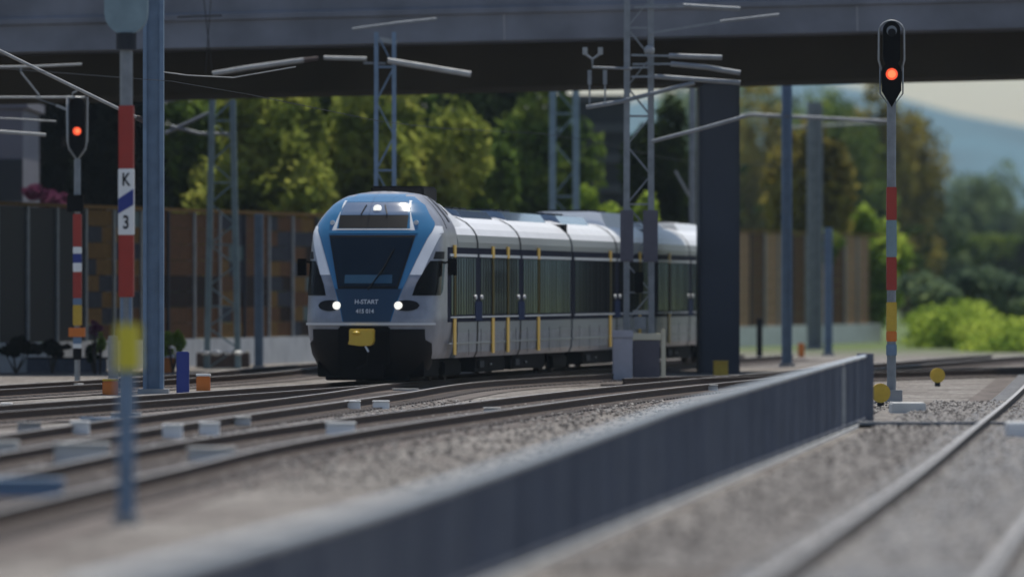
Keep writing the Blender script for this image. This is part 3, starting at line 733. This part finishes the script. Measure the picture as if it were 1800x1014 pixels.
for (x0, y0), (x1, y1) in (((1110, 98), (1176, 100)), ((1112, 114), (1178, 114)), ((1110, 136), (1152, 136)), ((1110, 120), (1140, 120)), ((1115, 14), (1202, 13)), ((1140, 60), (1268, 40))): b.bar(q(x0, y0, -.3), q(x1, y1, -.6), .05, .05, 'galv')
b.build('bracket', t)
for x in (1028, 1055):
    b = MB(); b.tube([q(x, 85, -.6), q(x, 98, -.6)], .06, 'galv_light'); b.build('insulator', t); b = MB(); b.tube([q(x+8, 125, -.6), q(x+8, 150, -.6)], .05, 'galv'); b.build('insulator', t)
b = MB(); b.tube([q(1028, 96, -.6), q(1041, 106, -.6), q(1055, 96, -.6)], .03, 'galv'); b.tube([q(1041, 106, -.6), q(1041, 120, -.6), q(1110, 122, -.3)], .03, 'galv'); b.bar(q(1036, 150, -.6), q(1036, 186, -.6), .04, .04, 'galv'); b.bar(q(1063, 150, -.6), q(1063, 182, -.6), .04, .04, 'galv'); b.build('hanger', t)
# mast just outside the left edge whose arms reach in
t, q = lattice(-70, 190, 8.6, .5, .45, 'galv', 'arms of a mast standing just past the left edge of the view')
for a, w_ in (([(-70, 172), (150, 172)], .028), ([(-70, 228), (0, 232), (82, 238)], .04), ([(-70, 120), (60, 118), (145, 114)], .03), ([(-70, 205), (30, 210), (100, 214)], .02), ([(38, 128), (70, 168)], .02)):
    b = MB(); b.tube([q(x, y, -.3) for x, y in a], w_, 'galv_light'); b.build('cantilever', t)
b = MB(); b.bar(q(100, 186, -.3), q(118, 193, -.3), .06, .06, 'galv_light'); b.tube([q(38, 128, -.3), q(38, 118, -.3)], .02, 'galv'); b.bar(q(100, 186, -.3), q(60, 172, -.3), .02, .02, 'galv'); b.build('clamp', t)
# overhead wires
def wire(pts, r, label):
    b = MB(); b.tube([Vector(p) for p in pts], r, 'dark_steel', 6); o = b.build('overhead_wire'); tag(o, label, 'wire', 'overhead wires')
wire([P(355+i*2.5, -30+i*22, 195+i*.5) for i in range(8)], .012, 'thin dark wire hanging down in front of the bridge left of centre')
wire([P(373-i*1.5, -30+i*20, 196+i*.5) for i in range(9)], .012, 'second thin dark wire dangling beside the first on the bridge face')
wire([P(312, 31, 197), P(345, 29, 197), P(390, 28, 197)], .03, 'short pale rod crossing the hanging wires on the bridge face')
S_ = [Vector((1.46*(1-i/12)*0-3.1+.1463*(Y-170), Y, 5.75+.012*abs((Y % 50)-25))) for i, Y in enumerate(range(60, 260, 8))]
wire(S_, .007, 'contact wire running above the roof of the train')

# ------------------------------------------------------------------ lineside objects
def gbox(name, x0, x1, yb, yt, m, label, cat, dep=.3, group=None, lid=None, bevel=.02):
    Y = GY(yb); sc = F/Y; t = thing(name, (((x0+x1)/2-900)/sc, Y+dep/2, 0), label, cat, group)
    hw = (x1-x0)/sc/2; h = (yb-yt)/sc
    b = MB(); b.box(-hw, hw, -dep/2, dep/2, -.02, h*(.86 if lid else 1), m); b.build('body', t, bevel=min(bevel, hw*.4, h*.3))
    if lid: b = MB(); b.box(-hw*1.06, hw*1.06, -dep/2-.02, dep/2+.02, h*.86+.002, h, lid); b.build('lid', t, bevel=min(.01, h*.1))
    return t
gbox('relay_cabinet', 1077, 1112, 670, 581, 'cabinet_light', 'pale grey narrow cabinet, left one of the pair in front of the train', 'cabinet', .5, lid='cabinet_light')
gbox('relay_cabinet', 1113, 1160, 669, 586, 'cabinet_dark', 'dark purple grey cabinet, right one of the pair in front of the train', 'cabinet', .45, lid='cream')
gbox('marker_post', 1162, 1170, 669, 578, 'cream', 'slim cream post touching the dark cabinet', 'post', .1)
gbox('planter_box', 345, 438, 646, 620, 'brown_box', 'long brown box with lumpy white top at the foot of the lattice mast', 'box', .9)
for k_, (x, w_) in enumerate(((363, 16), (382, 20), (402, 14), (420, 16))):
    c = P(x, 618, 219); b = MB(); b.sphere((c.x, c.y-.7, c.z-.03), w_/F*219*.5, 'white_paint', .5); o = b.build('white_sack', smooth=True)
    tag(o, ['leftmost small white lump on the brown box', 'widest white lump on the brown box near its middle', 'narrow white lump on the brown box', 'rightmost white lump on the brown box'][k_], 'sack', 'white lumps on the brown box')
gbox('marker_post', 431, 438, 645, 617, 'cream', 'cream upright stub at the right end of the brown box', 'post', .2)
gbox('planter_wall', -120, 186, 654, 628, 'planter', 'long low grey planter wall at the far left behind the signal', 'planter', .6, lid='slate')
def hut(x0, x1, yb, yt, body, cap, label):
    t = gbox('track_light', x0, x1, yb, yt, body, label, 'signal light', .3, 'orange and white trackside lights', lid=cap)
    return t
hut(180, 207, 694, 666, 'orange', 'yellow', 'orange yellow box light left of the grey post base')
hut(345, 369, 687, 657, 'orange', 'white_paint', 'orange box light with white top right of the blue stub post')
hut(284, 306, 655, 624, 'orange', 'white_paint', 'orange and white box light beneath the green bush')
hut(1254, 1280, 660, 634, 'yellow', 'yellow', 'yellow box light at the foot of the navy bridge pillar')
gbox('stub_post', 310, 332, 694, 618, 'sign_blue', 'short dark blue post between two orange box lights', 'post', .3)
gbox('stub_post', 190, 208, 672, 590, 'galv_light', 'pale lavender post beside the banded mast left side', 'post', .2)
for (x, yb, r, lab) in ((1548, 716, 17, 'larger round yellow marker right of the fence end'), (1648, 679, 13, 'smaller round yellow marker farther off between the tracks')):
    Y = GY(yb); sc = F/Y; t = thing('round_marker', ((x-900)/sc, Y, 0), lab, 'marker', 'round yellow trackside markers')
    b = MB(); b.tube([(0, -.10, r*1.5/sc), (0, .10, r*1.5/sc)], r/sc, 'yellow', 20); b.build('disc', t)
    b = MB(); b.box(-.06, .06, -.05, .05, 0, r*.7/sc, 'dark_steel'); b.build('foot', t)
gbox('white_block', 1518, 1534, 722, 682, 'white_paint', 'white block behind the larger yellow marker', 'block', .2)
gbox('concrete_slab', 1568, 1628, 726, 708, 'concrete_light', 'pale flat slab on the gravel right of the yellow marker', 'slab', 1.2)
gbox('concrete_slab', 1772, 1850, 772, 742, 'white_paint', 'bright white block at the right edge beside the rail', 'slab', .8)
b = MB(); p0 = G(1508, 752); p1 = G(1770, 752); b.box(p0.x, p1.x, p0.y-.1, p0.y+.5, -.01, .045, 'black_mat'); b.box(p0.x, p1.x, p0.y+.5, p0.y+.9, -.01, .09, 'concrete'); o = b.build('cable_duct'); tag(o, 'dark cable duct crossing the gravel at the end of the fence', 'duct')
lumps = [(123, 156, 768, 740, 'white_paint', 'bright white block left of the yellow topped post'), (30, 70, 762, 742, 'concrete', 'dull grey block near the left edge of the tracks'),
 (605, 633, 722, 704, 'white_paint', 'white block in the turnout ahead of the train, left of two'), (655, 684, 720, 704, 'white_paint', 'white block in the turnout ahead of the train, right of two'),
 (573, 624, 768, 742, 'white_paint', 'wide white block on the rail below the train front'), (285, 320, 775, 745, 'white_paint', 'white block just right of the yellow topped post'),
 (350, 385, 768, 742, 'white_paint', 'second white block right of the yellow topped post'), (330, 412, 816, 786, 'concrete_light', 'long pale block low in the foreground right of the post'),
 (95, 190, 818, 778, 'concrete_light', 'long pale block low in the foreground left of the post'), (410, 440, 752, 732, 'concrete_light', 'pale block on the track near the left middle'),
 (-20, 30, 815, 775, 'concrete_light', 'pale block cut by the left edge'), (480, 505, 735, 722, 'concrete_light', 'small pale block in the gravel between the tracks'), (0, 20, 725, 708, 'white_paint', 'small white block at the left edge by the rails'),
 (690, 735, 690, 683, 'concrete_light', 'thin pale slab in the gravel ahead of the train'), (112, 145, 684, 674, 'white_paint', 'white slab at the foot of the left signal'), (1243, 1262, 690, 676, 'concrete_light', 'small pale block at the fence left of the pillar foot'),
 (850, 880, 727, 716, 'concrete_light', 'small pale block beside the curved rail'), (940, 1000, 672, 664, 'concrete_light', 'pale slab beside the train wheels')]
for (x0, x1, yb, yt, m, lab) in lumps:
    gbox('trackside_block', x0, x1, yb, yt, m, lab, 'block', .35, 'pale blocks lying along the tracks', lid=m)
gbox('cable_box', -10, 108, 880, 842, 'cable_blue', 'blue box low at the left edge of the foreground', 'box', .5, lid='cable_blue')
gbox('cable_box', 140, 205, 752, 734, 'cable_blue', 'blue box left of the post near the white block', 'box', .4, lid='cable_blue')
gbox('distant_post', 1403, 1414, 628, 603, 'orange', 'tiny orange post beyond the fence right of the blue post', 'post', .2)
gbox('white_board', 110, 134, 650, 600, 'white_paint', 'white board standing against the plinth by the left signal', 'board', .1)

# ------------------------------------------------------------------ buildings
def building(name, x0, x1, Y, dep, yt, m, label, slats=0, wins=0):
    sc = F/Y; t = thing(name, (((x0+x1)/2-900)/sc, Y+dep/2, 0), label, 'building'); hw = (x1-x0)/sc/2; zt = HC-(yt-HY)/sc
    b = MB(); b.box(-hw, hw, -dep/2, dep/2, 0, zt, m); b.build('wall', t)
    b = MB(); b.box(-hw-.15, hw+.15, -dep/2-.15, dep/2+.15, zt+.002, zt+.25, 'slat_grey' if slats else m); b.build('roof', t)
    for k in range(slats):
        b = MB(); zz = 4.6+(zt-4.6)*k/slats; b.box(-hw-.05, hw+.05, -dep/2-.12, -dep/2-.003, zz, zz+.32, 'slat_grey'); b.build('louvre', t)
    for (wx, wz0, wz1) in (wins or []):
        b = MB(); b.box(wx-.5, wx+.5, -dep/2-.03, -dep/2-.003, wz0, wz1, 'building_dark'); b.build('window', t)
building('grey_building', -90, 40, 228, 8, 190, 'building_grey', 'plain grey building wall at the left edge above the barrier', 0, [(.55, 4.7, 5.9), (-.9, 4.7, 5.9)])
building('dark_building', 1010, 1100, 292, 8, 180, 'building_dark', 'dark building with horizontal louvres behind the trees above the train', 4)

# ------------------------------------------------------------------ trees
def leafmesh(name, rx, ry, rz, n, size, m, nb=26, seed=0, zc=None, low=.0):
    r = np.random.default_rng(seed); zc = rz if zc is None else zc
    # clump centres spread through the crown
    c = r.normal(size=(nb, 3)); c /= np.linalg.norm(c, axis=1)[:, None]; c *= (r.random(nb)**.4)[:, None]*.82
    c[:, 2] = np.maximum(c[:, 2], -1+low)
    cr = r.uniform(.14, .38, nb)
    k = r.choice(nb, n, p=cr**2/np.sum(cr**2))
    dv = r.normal(size=(n, 3)); dv /= np.linalg.norm(dv, axis=1)[:, None]
    p = c[k]+dv*(cr[k]*(r.random(n)**.33))[:, None]
    p = p*np.array([rx, ry, rz])+np.array([0, 0, zc])
    a = r.normal(size=(n, 3)); a /= np.linalg.norm(a, axis=1)[:, None]; b = np.cross(a, r.normal(size=(n, 3))); b /= np.linalg.norm(b, axis=1)[:, None]
    s = r.uniform(.5, 1.2, n)[:, None]*size
    v = np.stack([p-a*s, p+b*s*.55, p+a*s, p-b*s*.55], 1).reshape(-1, 3)
    f = np.arange(4*n).reshape(n, 4)
    me = bpy.data.meshes.new(name); me.from_pydata(v.tolist(), [], f.tolist()); me.materials.append(M[m])
    me.update(); return me, c*np.array([rx, ry, rz])+np.array([0, 0, zc])
def tree(px, Y, ytop, wpx, m, label, name='leafy_tree', zlow=1.5, n=5200, size=.24, seed=1, group='trees behind the noise barrier', nb=26, dz=0):
    sc = F/Y; zt = HC-(ytop-HY)/sc; rx = wpx/sc/2; rz = (zt-zlow)/2
    t = thing(name, ((px-900)/sc, Y, dz), label, 'tree', group)
    me, cc = leafmesh('crown', rx, rx*.9, rz, n, size, m, nb, seed, zlow+rz)
    o = bpy.data.objects.new('crown', me); COL.objects.link(o); o.parent = t
    b = MB(); r = random.Random(seed); H = zlow+rz*1.3
    b.tube([(0, 0, -.1), (.1, 0, H*.4), (-.05, .1, H*.7), (.05, 0, H)], [.26, .2, .13, .04], 'bark', 8)
    for k in range(7):
        c = cc[r.randrange(len(cc))]; z0 = H*(.35+.08*k); b.tube([(0, 0, z0), tuple((np.array([0, 0, z0])+c)/2+np.array([0, 0, .3])), tuple(c)], [.09, .06, .02], 'bark', 6)
    b.build('trunk', t)
TREES = [
 (330, 255, 100, 190, 'leaf_green', 'green tree right of the thick blue grey mast'),
 (440, 252, 130, 200, 'leaf_yellow', 'yellow green tree between the lattice mast and the train'),
 (545, 262, 90, 190, 'leaf_dark', 'darker tree set back left of the lattice mast behind the train'),
 (610, 258, 110, 180, 'leaf_yellow', 'bright yellow green tree left of the mast behind the train front'),
 (735, 262, 115, 210, 'leaf_yellow', 'bright yellow green tree right of the mast behind the train front'),
 (515, 256, 140, 150, 'leaf_yellow', 'low yellow green tree directly left of the train roof above the barrier'),
 (675, 268, 95, 150, 'leaf_green', 'green tree filling the gap behind the mast at the train front'),
 (820, 268, 190, 130, 'leaf_green', 'low green tree above the train roof right of the bright yellow green one'),
 (855, 300, 60, 200, 'leaf_dark', 'dark green tree above the middle of the train roof'),
 (945, 285, 90, 170, 'leaf_green', 'mid green tree left of the dark louvred building'),
 (780, 330, 40, 260, 'leaf_dark', 'tall dark tree far behind the bright yellow green one'),
 (640, 320, 50, 260, 'leaf_dark', 'tall dark tree far behind the mast at the train front'),
 (480, 320, 60, 240, 'leaf_black', 'very dark tree far behind the yellow green one at left'),
 (110, 250, 60, 200, 'leaf_black', 'near black tree behind the left signal'),
 (205, 246, 100, 160, 'leaf_black', 'near black tree behind the K 3 mast'),
 (1060, 275, 325, 90, 'leaf_bright', 'small bright green tree below the dark louvred building'),
 (1165, 270, 150, 140, 'leaf_dark', 'dark tree between the louvred building and the navy pillar'),
 (1140, 262, 340, 60, 'leaf_bright', 'small bright green shrub tree over the train roof at right'),
 (1350, 345, 155, 240, 'leaf_autumn', 'ochre leaved tree just right of the navy pillar'),
 (1330, 400, 110, 220, 'leaf_far', 'pale distant tree behind the ochre one'),
 (1470, 350, 165, 210, 'leaf_green', 'green broad tree left of the tall right signal'),
 (1590, 360, 155, 190, 'leaf_autumn', 'brownish yellow tree beside the tall right signal'),
 (1415, 337, 190, 170, 'leaf_autumn', 'olive tree rising over the barrier between the two tall posts'),
 (1545, 352, 130, 150, 'leaf_autumn', 'tall olive brown tree directly behind the right signal mast'),
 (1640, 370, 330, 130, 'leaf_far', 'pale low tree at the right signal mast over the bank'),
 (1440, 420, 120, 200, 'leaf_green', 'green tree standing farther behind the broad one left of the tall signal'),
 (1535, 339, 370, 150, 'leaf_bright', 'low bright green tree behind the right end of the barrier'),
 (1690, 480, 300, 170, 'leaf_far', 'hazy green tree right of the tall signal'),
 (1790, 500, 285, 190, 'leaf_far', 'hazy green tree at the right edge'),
 (1730, 420, 400, 170, 'leaf_green', 'lower hazy tree in front of the two at the right'),
 (1640, 400, 440, 110, 'leaf_dark', 'dark low tree right of the signal mast'),
 (1810, 400, 420, 140, 'leaf_dark', 'dark low tree at the right edge'),
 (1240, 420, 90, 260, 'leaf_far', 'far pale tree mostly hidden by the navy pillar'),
]
for i, (px, Y, yt, wp, m, lab) in enumerate(TREES):
    if Y < 300: wp *= 1.35
    elif Y > 340: Y *= 1.5
    tree(px, Y, yt, wp, m, lab, nb=44, seed=i+3, size=.26 if Y < 300 else .34, n=6000 if Y < 300 else 5000, zlow=1.0 if Y < 339 else .6)
def bush(name, px, Y, ytop, wpx, m, label, cat='bush', n=1200, size=.12, z0=0, seed=50, group=None, ry=None, nb=14):
    sc = F/Y; zt = HC-(ytop-HY)/sc; rx = wpx/sc/2; rz = (zt-z0)/2
    t = thing(name, ((px-900)/sc, Y, 0), label, cat, group)
    me, cc = leafmesh('foliage', rx, ry or rx*.7, rz, n, size, m, nb, seed, z0+rz, low=.1)
    o = bpy.data.objects.new('foliage', me); COL.objects.link(o); o.parent = t
    b = MB()
    for c in cc[:6]: b.tube([(0, 0, 0), tuple(c)], [.03, .01], 'bark', 5)
    b.build('stem', t)
bush('flowering_bush', 82, 222, 315, 105, 'leaf_pink', 'pink flowering bush above the barrier at left', z0=3.9, n=1800, size=.10, seed=60)
bush('green_bush', 304, 206, 578, 46, 'leaf_bright', 'fresh green bush right of the thick blue grey mast', seed=61, n=900, size=.07, z0=.35)
bush('dark_bush', 28, 206, 590, 90, 'leaf_black', 'dark bush in the planter near the left edge', seed=62, n=900, size=.09, z0=.3)
bush('dark_bush', 92, 206, 594, 80, 'leaf_black', 'dark bush in the planter left of the signal', seed=63, n=900, size=.09, z0=.3)
bush('dark_bush', 165, 206, 600, 44, 'leaf_dark', 'small dark bush in the planter right of the signal', seed=64, n=700, size=.07, z0=.3)
bush('flower_cluster', 168, 204, 562, 26, 'leaf_pink', 'small red flowers over the planter right of the signal', 'flowers', n=300, size=.06, z0=1.0, seed=65)
bush('flower_cluster', 176, 204.5, 580, 24, 'leaf_bright', 'yellow green stems below the red flowers', 'flowers', n=300, size=.06, z0=.5, seed=66)
bush('grass_bank', 1700, 300, 524, 240, 'leaf_bright', 'bright green leafy bank right of the tall signal mast', n=14000, size=.13, seed=67, ry=7, z0=-.9, nb=110)
bush('grass_bank', 1800, 280, 560, 220, 'leaf_bright', 'lower bright green bank sloping down at the right edge', n=9000, size=.13, seed=68, ry=6, z0=-.9, nb=90)
bush('hedge', 1690, 330, 470, 330, 'leaf_far', 'dull green hedge behind the bright mound', n=5200, size=.25, seed=69, ry=4, z0=-.2)
bush('low_bush', 1385, 318, 395, 230, 'leaf_green', 'low green bush over the barrier right of the pillar', n=3200, size=.15, seed=70, z0=1.5, ry=1.5)
# distant woods beyond
b = MB(); 
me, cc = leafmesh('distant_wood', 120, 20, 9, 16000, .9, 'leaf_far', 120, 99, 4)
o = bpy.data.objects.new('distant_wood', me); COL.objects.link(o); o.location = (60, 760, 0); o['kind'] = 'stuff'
me, cc = leafmesh('distant_wood', 70, 14, 9.5, 16000, .6, 'leaf_dark', 120, 98, 4)
o = bpy.data.objects.new('distant_wood', me); COL.objects.link(o); o.location = (-48, 400, 0); o['kind'] = 'stuff'
# ------------------------------------------------------------------ haze
if True:
    b = MB(); b.box(-1500, 1500, -60, 4600, -4, 115, 'ground'); hz = b.build('haze'); struct(hz, 'stuff')
    m = bpy.data.materials.new('haze_air'); m.use_nodes = True; n = m.node_tree; n.nodes.clear()
    o_ = n.nodes.new('ShaderNodeOutputMaterial'); v = n.nodes.new('ShaderNodeVolumePrincipled')
    v.inputs['Density'].default_value = .00007; v.inputs['Color'].default_value = (.70, .86, 1, 1); v.inputs['Anisotropy'].default_value = .3
    n.links.new(v.outputs[0], o_.inputs['Volume']); hz.data.materials.clear(); hz.data.materials.append(m)
